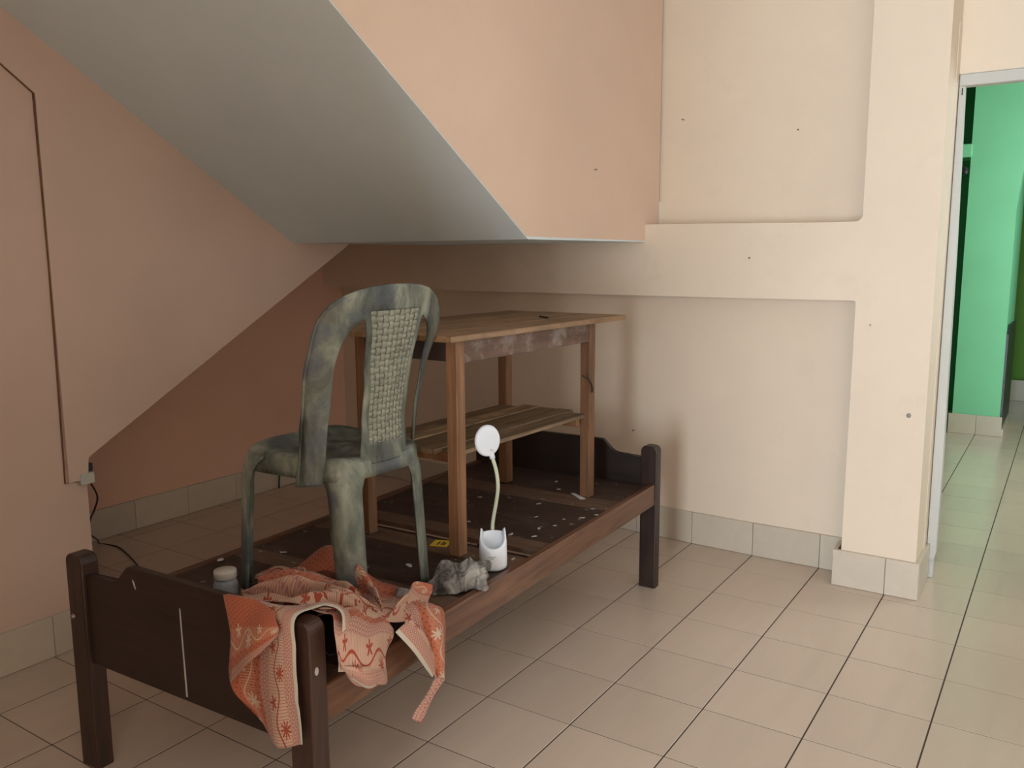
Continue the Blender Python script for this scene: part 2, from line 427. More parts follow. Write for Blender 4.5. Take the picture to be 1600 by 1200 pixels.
bm = B(); prism(bm, [(5.70, 0), (6.54, 0), (6.54, .84), (5.78, .86), (5.70, .79)], 'x', 1.070, 1.088, .002); struct(put('trim_1', bm, M['slate']), 'dark stone facing on the side of the green pier')
bm = B(); box(bm, .35, .755, 5.655, 5.95, 2.125, 2.225, .012, 2)
sh = tag(put('wall_shelf', bm, M['green']), 'pale green masonry ledge on the left of the green pier', 'shelf')
bm = B(); tube(bm, smooth_path([(.62, 5.665, 2.095), (.66, 5.64, 2.06), (.70, 5.62, 2.05), (.725, 5.62, 2.035)], 8), .012, 6); lathe(bm, [(0, 1.995), (.022, 2.0), (.026, 2.02), (.018, 2.045), (0, 2.05)], 10, .715, 5.62)
tube(bm, [(.66, 5.64, 2.06), (.66, 5.66, 2.13)], .006, 6)
tag(put('bulb_holder', bm, M['black']), 'small black lamp holder under the pale green ledge', 'lamp holder')
# ---- skirting tiles
def skirting(name, label, segs):
    e = bpy.data.objects.new(name, None); C.objects.link(e); struct(e, label)
    for (x0, y0), (x1, y1), h in segs:
        L = math.hypot(x1-x0, y1-y0)
        bm = B(); box(bm, .001, L-.001, -.008, .008, .001, h, .0015)
        o = put('skirting_tile', bm, M['skirt'], e); o.location = (x0, y0, 0); o.rotation_euler = (0, 0, math.atan2(y1-y0, x1-x0))
def yk(x): return 2.053+bend(x)
xs = [-.305*2+KX+.30, -.305, 0, .305, .61, .735]
seg = [((a, yk(a)), (b, yk(b)), .158) for a, b in zip(xs[1:], xs[2:])]
k = 0; xa = -.305
while xa > XL2+.02:
    xb = max(xa-.305, XL2); seg.append(((xb, yk(xb)), (xa, yk(xa)), .157)); xa = xb
skirting('baseboard_back', 'cream skirting tiles along the back recess', seg)
skirting('baseboard_pillar', 'pale skirting tiles round the foot of the pillar',
    [((.702, 1.887), (.913, 1.887), .157), ((.913, 1.887), (1.041, 1.887), .157), ((1.033, 1.896), (1.033, 2.178), .157), ((.710, 2.045), (.710, 1.896), .157)])
seg = []; ys = [-3.4+.305*k for k in range(0, 10)]; ys = [y for y in ys if y < -.36]+[-.30, -.126]
ys = [-.30-.3048*k for k in range(9, -1, -1)]+[-.128]
seg = [((XL+.006, a), (XL+.006, b), .150) for a, b in zip(ys, ys[1:])]
skirting('baseboard_left', 'cream skirting tiles along the left wall', seg)
ys = [-.12, .08, .395, .711, 1.03, 1.352, 1.67, 1.98, 2.28]
skirting('baseboard_under_stair', 'cream skirting tiles along the shaded wall under the stairs', [((XL2-.004, a), (XL2-.004, b), .155) for a, b in zip(ys, ys[1:])])
skirting('baseboard_hall', 'pale skirting tiles round the green pier', [((.72, 5.652), (.915, 5.652), .155), ((.915, 5.652), (1.092, 5.652), .155), ((1.095, 5.66), (1.095, 6.4), .06), ((1.03, 7.6), (1.17, 7.6), .2)])

# ---- casing end, cables and marks at the left
e = thing('cable_casing', 'small white cable casing at the tip of the sloped wall', 'casing', (XL, -.13, .6))
bm = B(); box(bm, -.02, .022, -.03, .022, -.004, .036, .003); put('casing_box', bm, M['frame'], e)
bm = B(); box(bm, -.03, .0, .006, .030, .036, .066, .003); put('casing_clip', bm, M['slate'], e)
bm = B(); tube(bm, smooth_path([(-1.475, -.117, .604), (-1.52, -.065, .524), (-1.60, -.033, .453), (-1.72, .013, .377), (-1.92, .114, .26), (-2.25, .34, .10), (-2.47, .47, .006), (-2.40, .488, .004), (-2.297, .482, .004), (-2.005, .383, .004), (-1.65, .22, .004), (-1.3, .25, .004)], 90), .0035, 6)
tag(put('power_cord', bm, M['cord'], None, True), 'thin dark red cord hanging from the casing and trailing over the floor', 'cord')
bm = B(); tube(bm, smooth_path([(-2.505, 1.656, .19), (-2.50, 1.657, .1), (-2.505, 1.655, .03), (-2.50, 1.65, .004)], 12), .005, 6)
tag(put('loose_wire', bm, M['black']), 'short black wire hanging over the skirting behind the chair', 'wire')
def nail(loc, nrm, label, r=.004, L=.012):
    bm = B(); n = Vector(nrm); p = Vector(loc); tube(bm, [p-n*.01, p+n*L], r*.45, 6); tube(bm, [p+n*L, p+n*(L+.002)], r, 8)
    tag(put('nail', bm, M['metal']), label, 'nail', 'nails in the walls')
nail((XR, 1.405, 1.755), (1, 0, 0), 'nail in the orange stair wall')
nail((.433, YR, 1.936), (0, -1, 0), 'nail in the middle of the upper recess')
nail((-.095, YR, 2.025), (0, -1, 0), 'nail at the left of the upper recess')
nail((.294, YP, 1.391), (0, -1, 0), 'nail in the beam band below the upper recess')
nail((-.323, YR+.004, .533), (0, -1, 0), 'nail low in the back recess above the bed')
nail((.80, YP, 1.12), (0, -1, 0), 'nail in the upper part of the pillar')
bm = B(); lathe(bm, [(0, .012), (.006, .012), (.011, .008), (.015, .003), (.019, 0)], 14)
for v in bm.verts: v.co += Vector((noise.noise(v.co*90), noise.noise(v.co*90+Vector((5, 0, 0))), 0))*.004
o = put('wall_plug', bm, plaster('grey_plug', (.33, .29, .25), .4)); o.location = (.963, YP+.001, .762); o.rotation_euler = (H, 0, 0); o.scale = (.62, .62, .5)
tag(o, 'rough grey wall plug low on the pillar', 'wall plug')

# ================================================================== BED
BED = thing('wooden_bed', 'dark wooden bed with bare plank deck and shaped end boards', 'bed', (-.334, .430, 0), math.radians(2.0))
W2, L2 = .453, 1.026
for sx in (-1, 1):
    for sy in (-1, 1):
        bm = B(); x0 = sx*(W2-.036); y0 = sy*(L2-.025)
        pts = [(-.036, 0), (.036, 0)]+rc(.036-.024, .594, .024, 0, 90, 4)+rc(-.036+.024, .594, .024, 90, 180, 4)
        prism(bm, [(x0+a, b) for a, b in pts], 'y', y0-.025, y0+.025, .004)
        put('post', bm, M['bed'], BED)
def board(name, y):
    top = [(-.39, .563), (-.262, .567), (-.248, .572), (-.232, .583), (-.215, .606), (-.200, .620), (-.19, .623)]
    pts = [(-.395, .312), (.395, .312), (.395, .563)]+[(-a, b) for a, b in top]+list(reversed(top))+[(-.395, .563)]
    bm = B(); prism(bm, pts, 'y', y-.011, y+.011, .003); return put(name, bm, M['bedx'], BED)
fb = board('footboard', -L2+.022); board('headboard', L2-.022)
bm = B(); prism(bm, [(.075-.07, .555), (.078-.07, .555), (.085-.07, .325), (.080-.07, .325)], 'y', -L2+.0095, -L2+.0115); put('paint_streak', bm, M['flake'], fb, label='thin pale paint streak')
bm = B(); prism(bm, [(-.176, .592), (-.170, .588), (-.164, .569), (-.169, .573)], 'y', -L2+.0095, -L2+.0115); put('paint_streak', bm, M['flake'], fb)
for sx in (-1, 1):
    bm = B(); a, b = sorted((sx*(W2-.006), sx*(W2-.032))); box(bm, a, b, -L2+.05, L2-.05, .367, .456, .003); put('side_rail', bm, M['rail'], BED)
def deckp(y0, y1, mt, name, z=.447):
    bm = B(); box(bm, -.420, .420, y0-.43+.001, y1-.43-.001, z-.018, z, .0015); return put(name, bm, M[mt], BED)
for y0, y1, mt, nm, z in ((-.575, -.45, 'deck2', 'deck_slat', .448), (-.45, -.06, 'deck', 'deck_panel', .446), (-.06, .03, 'deck2', 'deck_slat', .448), (.03, .30, 'deck', 'deck_panel', .446),
        (.30, .405, 'deck2', 'deck_slat', .448), (.405, .475, 'deck', 'deck_panel', .426), (.475, .565, 'deck2', 'deck_slat', .448), (.565, 1.0, 'deck', 'deck_panel', .446),
        (1.0, 1.125, 'deck2', 'deck_slat', .448), (1.125, 1.42, 'deck', 'deck_panel', .446)): deckp(y0, y1, mt, nm, z)
for y in (-.6, 0, .6):
    bm = B(); box(bm, -.420, .420, y-.03, y+.03, .385, .4085, .002); put('deck_bearer', bm, M['bed'], BED)
bm = B(); lathe(bm, [(0, .008), (.005, .007), (.007, .003), (.008, 0)], 10); o = put('bolt', bm, M['metal'], BED); o.location = (-W2+.018, -L2, .44); o.rotation_euler = (H, 0, 0)
bm = B(); lathe(bm, [(0, .014), (.008, .012), (.012, .006), (.010, 0)], 10); o = put('bolt', bm, M['metal'], BED); o.location = (W2-.050, -L2, .435); o.rotation_euler = (H, 0, 0)
def splat(x, y0, z0, z1):
    bm = B(); pts = [(y0+.010*noise.noise(Vector((k, 1, 2)))+.006*math.cos(k*math.pi/4), (z0+z1)/2+(z1-z0)/2*math.sin(k*math.pi/4)) for k in range(8)]
    prism(bm, pts, 'x', x-.001, x+.0008); put('paint_splash', bm, M['flake'], BED)
splat(W2, -L2+.018, .495, .515)

# paint flakes lying on the deck
flk = [(-.10, .53, .022), (-.01, .61, .012), (-.04, .69, .011), (.06, .94, .017), (.03, .88, .012), (-.31, 1.27, .011), (-.24, 1.17, .012), (-.01, .75, .010), (-.09, .585, .012), (-.19, .16, .02), (-.62, .03, .014), (.05, .385, .010), (-.02, .83, .008), (.01, 1.0, .008), (-.12, .80, .008), (-.3, .62, .014), (-.45, .9, .012), (-.2, .95, .01)]
FL = ['largest white flake on the deck right behind the lamp pot', 'white flake to the right of the largest flake behind the lamp', 'white flake close to the side rail midway between lamp and far table leg',
    'flat white flake against the side rail near the far table leg', 'second white flake beside the side rail below the far table leg', 'white flake near the headboard left of the far table leg',
    'white flake just left of the paper slip', 'white flake in the middle of the dark panel behind the lamp', 'white flake touching the brown slat behind the lamp', 'white flake on the deck between chair leg and near table leg',
    'pale flake near the left rail under the chair seat', 'white flake at the side rail right beside the lamp pot', 'small white flake in the dark panel left of the side rail', 'tiny white flake beside the near end of the paper slip',
    'tiny white flake in the middle of the dark panel under the table', 'white flake at the near edge of the dark panel under the table', 'white flake under the left half of the table', 'white flake under the table nearest the paper slip']
for k, (x, y, r) in enumerate(flk):
    bm = B(); pts = []
    for q in range(9):
        a = 2*math.pi*q/9; rr = r*random.uniform(.35, 1.0); pts.append((rr*math.cos(a)*(1+.5*(k % 3)/2), rr*.7*math.sin(a)))
    prism(bm, pts, 'z', 0, .0016); o = put('paint_flake', bm, M['flake']); o.location = (x, y, .4485); o.rotation_euler = (0, 0, k)
    tag(o, FL[k], 'paint flake', 'paint flakes on the bed deck')
bm = B(); lathe(bm, [(0, 0), (.011, 0), (.012, .002), (.009, .005), (0, .006)], 14); o = put('bottle_cap', bm, M['lid']); o.location = (-.735, -.128, .4485)
tag(o, 'flat pale disc on the left edge of the deck behind the jar', 'disc')
bm = B(); prism(bm, [(-.168, 1.144), (-.150, 1.150), (-.078, 1.105), (-.092, 1.086)], 'z', .449, .4500); tag(put('paper_slip', bm, M['paper']), 'white paper slip on the deck beside the far table leg', 'paper')
yt_ = thing('paper_tag', 'small yellow printed tag on the deck beside the near table leg', 'tag', (-.235, .375, .4492), .3)
bm = B(); prism(bm, [(-.03, -.03), (.03, -.03), (.03, .035), (-.03, .03)], 'z', 0, .0012); put('card', bm, M['yellow'], yt_)
for a, b in ((-.010, .012), (.004, .018), (.012, .010)):
    bm = B(); prism(bm, [(a, -.016), (a+.006, -.016), (a+.006, b), (a, b)], 'z', .0012, .0016); put('print_mark', bm, M['print'], yt_)

# ================================================================== TABLE
ZD = .4485
TB = thing('wooden_table', 'rough unpainted wooden table with slatted shelf standing on the bed', 'table', (-.310, .742, ZD), math.radians(-2.0))
lw = .043; ax, ay, HT = .222, .432, .703
for sx in (-1, 1):
    for sy in (-1, 1):
        bm = B(); x0 = sx*(ax-lw/2); y0 = sy*(ay-lw/2); box(bm, x0-lw/2, x0+lw/2, y0-lw/2, y0+lw/2, 0, HT, .0025); put('leg', bm, M['leg'], TB)
for sx in (-1, 1):
    bm = B(); x0 = sx*(ax-.013); box(bm, x0-.010, x0+.010, -ay+lw, ay-lw, HT-.078, HT-.001, .002); put('apron', bm, M['apron'], TB)
for sy in (-1, 1):
    bm = B(); y0 = sy*(ay-.013); box(bm, -ax+lw, ax-lw, y0-.010, y0+.010, HT-.072, HT-.001, .002); put('apron', bm, M['dkapron'], TB)
xs = [-.283, -.135, .005, .150, .283]
for i, (a, b) in enumerate(zip(xs, xs[1:])):
    bm = B(); box(bm, a+.0006, b-.0006, -ay-.100+.006*math.sin(i*5), ay+.13+.008*math.sin(i*7), HT, HT+.019, .002); put('top_plank', bm, M['top'], TB)
zs = .325
xs = [-.205, -.120, -.035, .055, .125, .205]
for i, (a, b) in enumerate(zip(xs, xs[1:])):
    ye = ay-.004 if abs((a+b)/2) < .15 else ay-lw-.001
    bm = B(); box(bm, a+.001, b-.001, -ye, ye, zs, zs+.014+.003*(i % 2), .0015); put('shelf_plank', bm, M['shelf'], TB)
for y in (-ay+.06, ay-.075):
    bm = B(); box(bm, -.225, .190, y-.014, y+.014, zs-.032, zs-.0005, .0015); put('shelf_bearer', bm, M['leg'], TB)
bm = B(); box(bm, -.18, .18, ay-.03, ay-.012, zs-.03, zs-.0005, .0015); put('shelf_bearer', bm, M['dkapron'], TB)
bm = B(); tube(bm, smooth_path([(ax+.003, ay-.10, .50), (ax+.006, ay-.055, .475), (ax+.004, ay-.03, .45), (ax+.003, ay-.027, .425)], 10), .0028, 6)
put('bent_wire', bm, M['black'], TB, label='bent black wire on the far table leg')
bm = B(); tube(bm, [(0, -.03, 0), (.006, .03, .001)], .0035, 6); o = put('twig', bm, M['cord']); o.location = (-.20, .98, ZD+HT+.019+.004)
o.rotation_euler = (0, 0, 1.2); tag(o, 'tiny dark stick lying on the table top', 'stick')

# ================================================================== PLASTIC CHAIR   (local x = rearwards, y = across)
CH = thing('plastic_chair', 'weathered grey-green plastic chair with woven back standing on the bed', 'chair', (-.268, -.052, ZD), math.radians(-2))
def solid(o, t=.004):
    md = o.modifiers.new('solid', 'SOLIDIFY'); md.thickness = t; md.offset = 0
    return o
# seat
bm = B(); N = 56
def outline(k, s):
    a = 2*math.pi*k/N; ca, sa = math.cos(a), math.sin(a); e = .42
    v = math.copysign(abs(ca)**e, ca)*.195*s-.005
    hw = .208+(v+.2)/.4*(.172-.208)
    return v, math.copysign(abs(sa)**e, sa)*hw*s
rings = []
for s, z in ((.12, .409), (.35, .410), (.6, .414), (.8, .420), (.92, .424), (.975, .420), (1.0, .408), (1.012, .385), (1.016, .366)):
    rr = []
    for k in range(N):
        v, u = outline(k, s); zz = z
        if v < -.12: zz += .012*((-v-.12)/.08)**1.0*(1 if s < .95 else .4)
        rr.append(bm.verts.new((v, u, zz)))
    rings.append(rr)
bm.faces.new(rings[0])
for a, b in zip(rings, rings[1:]):
    for k in range(N): bm.faces.new((a[k], a[(k+1) % N], b[(k+1) % N], b[k]))
solid(put('seat', bm, M['chair'], CH, True), .0035)
# legs: quarter-round shells at the corners
def chair_leg(sx, sy, foot, top):
    bm = B(); rows = []
    for i in range(17):
        t = i/16; z = .415*(1-t)
        ov = top[0]+(foot[0]-top[0])*t; ou = top[1]+(foot[1]-top[1])*t
        r = .049+.008*(1-t)+.055*max(0, 1-t/.22)**2
        row = []
        for q in range(11):
            ph = math.radians(-4+98*q/10)
            x = ov-r+r*min(1, abs(math.cos(ph))**.75)*(1 if math.cos(ph) > 0 else -1); y = ou-r+r*abs(math.sin(ph))**.75*(1 if math.sin(ph) > 0 else -1)
            row.append(bm.verts.new((sx*x, sy*y, max(z, 0.0022))))
        rows.append(row)
    for a, b in zip(rows, rows[1:]):
        for q in range(10): bm.faces.new((a[q], a[q+1], b[q+1], b[q]))
    o = solid(put('leg', bm, M['chair'], CH, True), .0045)
for sy in (-1, 1):
    chair_leg(1, sy, (.214, .163), (.188, .164)); chair_leg(-1, sy, (.222, .212), (.198, .206))
# back: stile arch + splat
A_ = [(.352, .205), (.42, .203), (.55, .206), (.70, .218), (.76, .220), (.80, .212), (.83, .192), (.85, .168), (.866, .132), (.876, .092), (.882, .035)]
Bi = [(.352, .165), (.42, .160), (.55, .157), (.68, .161), (.74, .157), (.772, .146), (.789, .131), (.797, .116)]
Cs = [(.352, .088), (.42, .090), (.50, .084), (.60, .084), (.70, .094), (.76, .100), (.782, .104), (.792, .108), (.797, .114)]
Dp = [(.455, .064), (.60, .066), (.74, .082), (.822, .094)]
ZT, ZP0, ZP1 = .797, .462, .818
def vsurf(u, z):
    c = lerp_tab([(.35, .196), (.45, .197), (.52, .196), (.65, .215), (.80, .245), (.90, .262)], z)
    k = lerp_tab([(.35, 2.3), (.60, 1.55), (.76, .95), (.90, .9)], z)
    return c-k*u*u
zr = [.356+.00625*i for i in range(0, 84)]; zr = [z for z in zr if z < .875]+[.8785, .8808, .882]
bm = B(); cache = {}
def V(u, z):
    key = (round(u, 5), round(z, 5))
    if key not in cache: cache[key] = bm.verts.new((vsurf(u, z), u, z))
    return cache[key]
def strip(f, g, z0, z1, n):
    for q in range(n):
        p = [(f(z0)+(g(z0)-f(z0))*t, z0) for t in (q/n, (q+1)/n)]+[(f(z1)+(g(z1)-f(z1))*t, z1) for t in ((q+1)/n, q/n)]
        vs = [V(*x) for x in p]
        if len(set(vs)) >= 3:
            vs2 = list(dict.fromkeys(vs))
            try: bm.faces.new(vs2)
            except ValueError: pass
fa = lambda z: lerp_tab(A_, z)*1.085; fbb = lambda z: lerp_tab(Bi, z)+.012*max(0, min(1, (.80-z)/.08)) if z < ZT else min(.115, fa(z)*.8)
fc = lambda z: lerp_tab(Cs, z) if z < ZT else min(.115, fa(z)*.8)
fd = lambda z: min(lerp_tab(Dp, z), fc(z)*.86); zero = lambda z: 0.0
neg = lambda f: (lambda z: -f(z))
for z0, z1 in zip(zr, zr[1:]):
    strip(neg(fa), neg(fbb), z0, z1, 4); strip(fbb, fa, z0, z1, 4)
    if z0 > .395:
        strip(neg(fc), neg(fd), z0, z1, 2); strip(fd, fc, z0, z1, 2)
        if z1 < ZP0 or z0 > ZP1: strip(neg(fd), fd, z0, z1, 6)
        if z0 > ZT-.001: pass
bmesh.ops.remove_doubles(bm, verts=bm.verts, dist=.0004)
bk = solid(put('backrest', bm, M['chair'], CH, True), .006)
# rolled rim along the outer edge
bm = B(); path = []
zz = [.356+.02*i for i in range(26)]+[.868, .877, .882]
left = [(vsurf(-fa(z), z)-.004, -fa(z), z) for z in zz]; right = [(x, -y, z) for x, y, z in reversed(left)]
tube(bm, left+right, .0055, 6); put('rim', bm, M['chair'], bk, True)
# splat foot curling under to the seat
# woven panel
bm = B(); NC, NR = 9, 22
def pan(fu, z, d):
    u = fu*(fd(z)+.002); return (vsurf(u, z)+d, u, z)
def ribbon(pts):
    for (a, b), (c, d) in zip(pts, pts[1:]):
        bm.faces.new([bm.verts.new(p) for p in (a, b, d, c)])
z0p, z1p = ZP0-.012, ZP1+.012
for k in range(NC):
    f = -1+2*(k+.5)/NC; hw = .80/NC; pts = []
    for j in range(NR*4+1):
        z = z0p+(z1p-z0p)*j/(NR*4); d = .0022*math.cos(math.pi*(j/4+k)-math.pi/2*0)
        pts.append((pan(f-hw, z, d), pan(f+hw, z, d)))
    ribbon(pts)
for r in range(NR):
    zc = z0p+(z1p-z0p)*(r+.0)/NR; hz = .40*(z1p-z0p)/NR; pts = []
    for j in range(NC*4+1):
        f = -1+2*j/(NC*4); k = j/4-.5; d = -.0022*math.cos(math.pi*(k+r))
        pts.append((pan(f, max(z0p, zc-hz), d), pan(f, zc+hz, d)))
    ribbon(pts)
bmesh.ops.remove_doubles(bm, verts=bm.verts, dist=.00005)
o = put('woven_panel', bm, M['weave'], bk, True); o['kind'] = 'stuff'; solid(o, .0012)

# ================================================================== LAMP
LP = thing('desk_lamp', 'small white desk lamp with cat-eared pot and round head on the bed', 'lamp', (.038, .290, ZD), math.atan2(-.80, .60))
bm = B(); N = 48; Rr = .043
def rim(a):   # a = angle from the front
    a = abs(a); z = .072+.036*(1-math.cos(min(a, 2.2)/2.2*math.pi))/2
    return z+.020*max(0, 1-abs(a-1.85)/.38)**.8
rows = []
def arow(fr): return [fr((2*math.pi*k/N+math.pi) % (2*math.pi)-math.pi) for k in range(N)]
def P(r, a, z): return bm.verts.new((r*math.cos(a), r*math.sin(a), z))
rows.append(arow(lambda a: P(.036, a, 0.0))); rows.append(arow(lambda a: P(.0415, a, .004))); rows.append(arow(lambda a: P(Rr, a, .012)))
rows.append(arow(lambda a: P(Rr, a, .05))); rows.append(arow(lambda a: P(Rr-.001, a, .05+(rim(a)-.05)*.6))); rows.append(arow(lambda a: P(Rr-.004, a, rim(a))))
rows.append(arow(lambda a: P(Rr-.0075, a, rim(a)-.001))); rows.append(arow(lambda a: P(Rr-.008, a, .048))); rows.append(arow(lambda a: P(.002, a, .046)))
bm.faces.new(rows[0])
for a, b in zip(rows, rows[1:]):
    for k in range(N): bm.faces.new((a[k], a[(k+1) % N], b[(k+1) % N], b[k]))
pot = put('pot', bm, M['white'], LP, True)
for zz, hw in ((.047, .012), (.042, .005)):
    bm = B(); vs = []
    for q in range(7):
        a = -.1+(q/6-.5)*2*hw/Rr; vs.append(((Rr+.0004)*math.cos(a), (Rr+.0004)*math.sin(a)))
    for (x0, y0), (x1, y1) in zip(vs, vs[1:]):
        bm.faces.new([bm.verts.new(p) for p in ((x0, y0, zz), (x1, y1, zz), (x1, y1, zz+.0016), (x0, y0, zz+.0016))])
    put('print_line', bm, M['greyprint'], pot)
# neck in world offsets from the lamp base
inv = Matrix.Rotation(-LP.rotation_euler.z, 4, 'Z')
def L(p): return inv @ (Vector(p)-Vector(LP.location))
bm = B(); tube(bm, [L(p) for p in smooth_path([(.009, .329, .452), (.009, .329, .55), (.015, .325, .59), (.034, .316, .655), (.047, .306, .705), (.042, .305, .753), (.026, .306, .797), (.020, .307, .818)], 30)], .0058, 10); put('neck', bm, M['neck'], LP, True)
bm = B(); lathe(bm, [(0, .007), (.040, .007), (.0465, .0055), (.0485, .002), (.0485, -.003), (.046, -.0065), (.030, -.009), (0, -.010)], 40)
hd = put('head', bm, M['white'], LP, True)
nrm = Vector((.965, -.24, .10)).normalized(); q = nrm.to_track_quat('Z', 'Y')
hd.matrix_local = inv.to_3x3().to_4x4() @ Matrix.Translation(Vector((.012, .302, .846))-Vector(LP.location)) @ q.to_matrix().to_4x4()
bm = B(); tube(bm, [L((.028, .306, .790)), L((.021, .307, .815))], .0085, 12); put('socket', bm, M['white'], LP, True)

# ================================================================== JAR
JR = thing('jar', 'small cloudy plastic jar with a cream lid behind the footboard', 'jar', (-.440, -.335, ZD))
bm = B(); lathe(bm, [(0, .0), (.030, .0), (.033, .004), (.0335, .055), (.030, .066), (.0275, .070), (.0275, .078), (.0255, .078), (.0255, .07), (.031, .055), (.031, .006), (0, .005)], 36); put('body', bm, M['jar'], JR, True)
bm = B(); lathe(bm, [(.0305, .074), (.0315, .076), (.0315, .092), (.030, .0955), (0, .096)], 36); put('lid', bm, M['lid'], JR, True)
bm = B(); lathe(bm, [(.0290, .071), (.0305, .0725), (.0290, .0738)], 36); put('neck_ring', bm, M['jar'], JR, True)

# ================================================================== CLOTH
def patch(bm, uvl, rows, nu, nv, uv, disp=None, off=0):
    """Catmull-Rom sheet through rows[r][c]; uv(r,c in 0..1) -> metres; disp(r,c,p) -> Vector"""
    rows = [[Vector(p) for p in r] for r in rows]; g = []
    for i in range(nv+1):
        line = []
        for j in range(nu+1):
            colp = [cr(r, j/nu) for r in rows]; p = cr(colp, i/nv)
            if disp: p = p+disp(i/nv, j/nu, p)
            p = p+Vector(OFF)
            line.append(bm.verts.new(p))
        g.append(line)
    for i in range(nv):
        for j in range(nu):
            f = bm.faces.new((g[i][j], g[i][j+1], g[i+1][j+1], g[i+1][j])); f.smooth = True
            for lp, (a, b) in zip(f.loops, ((i, j), (i, j+1), (i+1, j+1), (i+1, j))): lp[uvl].uv = uv(a/nv, b/nu)
    return g
OFF = (0, 0, 0)
def wr(p, s, a, seed=0):
    q = p*s+Vector((seed, seed*.7, -seed)); return a*(1-2*abs(noise.noise(q)))
bm = B(); uvl = bm.loops.layers.uv.new('UVMap')
# 1 left drape over the footboard and the left of the post top
def d1(r, c, p): return Vector((0, -.007*(1+math.sin(c*9+r*3))*r-.003*wr(p, 14, 1, 3)*r, 0))
patch(bm, uvl, [[(-.120,-.535,.600),(-.05,-.53,.606),(.03,-.52,.612),(.085,-.512,.628),(.128,-.512,.634)],
    [(-.100,-.592,.634),(-.03,-.592,.640),(.045,-.592,.638),(.088,-.588,.638),(.126,-.586,.634)],
    [(-.070,-.602,.553),(-.010,-.603,.561),(.063,-.605,.565),(.105,-.604,.572),(.137,-.601,.569)],
    [(-.072,-.605,.434),(-.008,-.606,.437),(.066,-.610,.452),(.110,-.609,.463),(.144,-.608,.471)],
    [(.008,-.607,.388),(.040,-.608,.355),(.086,-.610,.336),(.127,-.610,.346),(.160,-.611,.362)]], 36, 44,
    lambda r, c: ((1-c)*.195, r*.31), d1)
# 2 folded-over orange flap
def d2(r, c, p): return Vector((0, -.004*math.sin(c*7+r*5), 0))
patch(bm, uvl, [[(-.100,-.600,.640),(-.034,-.602,.650),(.025,-.602,.647),(.080,-.602,.638)],
    [(-.052,-.622,.583),(.004,-.628,.603),(.058,-.628,.615),(.108,-.624,.624)],
    [(-.064,-.625,.441),(.008,-.635,.507),(.063,-.635,.556),(.106,-.627,.600)]], 26, 26,
    lambda r, c: (.108+(1-r)*.14, c*.22+.05), d2)
OFF = (-.014, .020, 0)
# 3 pouch hanging beside the post over the side rail
def d3(r, c, p): return Vector((.012*math.sin(c*8+2)*r, 0, .006*math.sin(c*14+r*6)))
patch(bm, uvl, [[(.09,-.50,.585),(.08,-.46,.575),(.06,-.40,.56),(.06,-.35,.545),(.07,-.30,.52)],
    [(.165,-.529,.612),(.165,-.488,.608),(.165,-.438,.588),(.165,-.385,.560),(.170,-.340,.522)],
    [(.195,-.555,.590),(.215,-.540,.585),(.222,-.496,.569),(.215,-.440,.545),(.200,-.359,.515)],
    [(.200,-.552,.523),(.225,-.550,.518),(.240,-.517,.505),(.230,-.453,.481),(.206,-.391,.490)],
    [(.196,-.545,.505),(.222,-.531,.483),(.238,-.497,.449),(.222,-.431,.432),(.198,-.388,.455)]], 40, 40,
    lambda r, c: ((1-r)*.16+.02, c*.26), d3)
# 3b turned-up hem that makes the opening of the pouch
patch(bm, uvl, [[(.222,-.553,.520),(.243,-.519,.510),(.236,-.455,.486)], [(.236,-.540,.500),(.256,-.508,.478),(.246,-.448,.462)],
    [(.222,-.532,.482),(.240,-.497,.448),(.224,-.431,.431)]], 20, 12, lambda r, c: (.055-.05*r, c*.14+.4))
# 4 right drape over the rail
def d4(r, c, p): return Vector((.008*math.sin(c*10+1)*min(1, r*2), .0, .004*wr(p, 20, 1, 8)))
patch(bm, uvl, [[(.02,-.26,.50),(.04,-.20,.505),(.05,-.14,.49),(.06,-.09,.462)],
    [(.160,-.290,.512),(.158,-.245,.523),(.160,-.190,.515),(.168,-.137,.488)],
    [(.202,-.296,.470),(.207,-.268,.474),(.208,-.214,.474),(.198,-.152,.466)],
    [(.207,-.247,.388),(.217,-.242,.400),(.217,-.207,.405),(.202,-.160,.395)],
    [(.207,-.223,.340),(.212,-.217,.340),(.212,-.199,.330),(.202,-.167,.318)]], 26, 34,
    lambda r, c: (.07+c*.12, r*.26), d4)
# 4b bordered band running down from the gather
patch(bm, uvl, [[(.205,-.362,.520),(.206,-.335,.528),(.204,-.300,.530)], [(.222,-.322,.462),(.226,-.300,.472),(.222,-.274,.486)],
    [(.214,-.262,.385),(.220,-.250,.400),(.216,-.236,.420)], [(.210,-.234,.350),(.214,-.228,.360),(.212,-.220,.372)]], 14, 26,
    lambda r, c: (c*.055, r*.2))
# 5 twisted tail
patch(bm, uvl, [[(.207,-.216,.346),(.222,-.200,.336),(.207,-.186,.328)], [(.207,-.250,.316),(.220,-.243,.309),(.207,-.236,.300)],
    [(.205,-.292,.292),(.222,-.280,.282),(.207,-.266,.270)], [(.203,-.309,.272),(.218,-.297,.260),(.207,-.285,.248)]], 12, 20,
    lambda r, c: (.03+c*.03, r*.12), lambda r, c, p: Vector((.004*math.sin(c*19), 0, 0)))
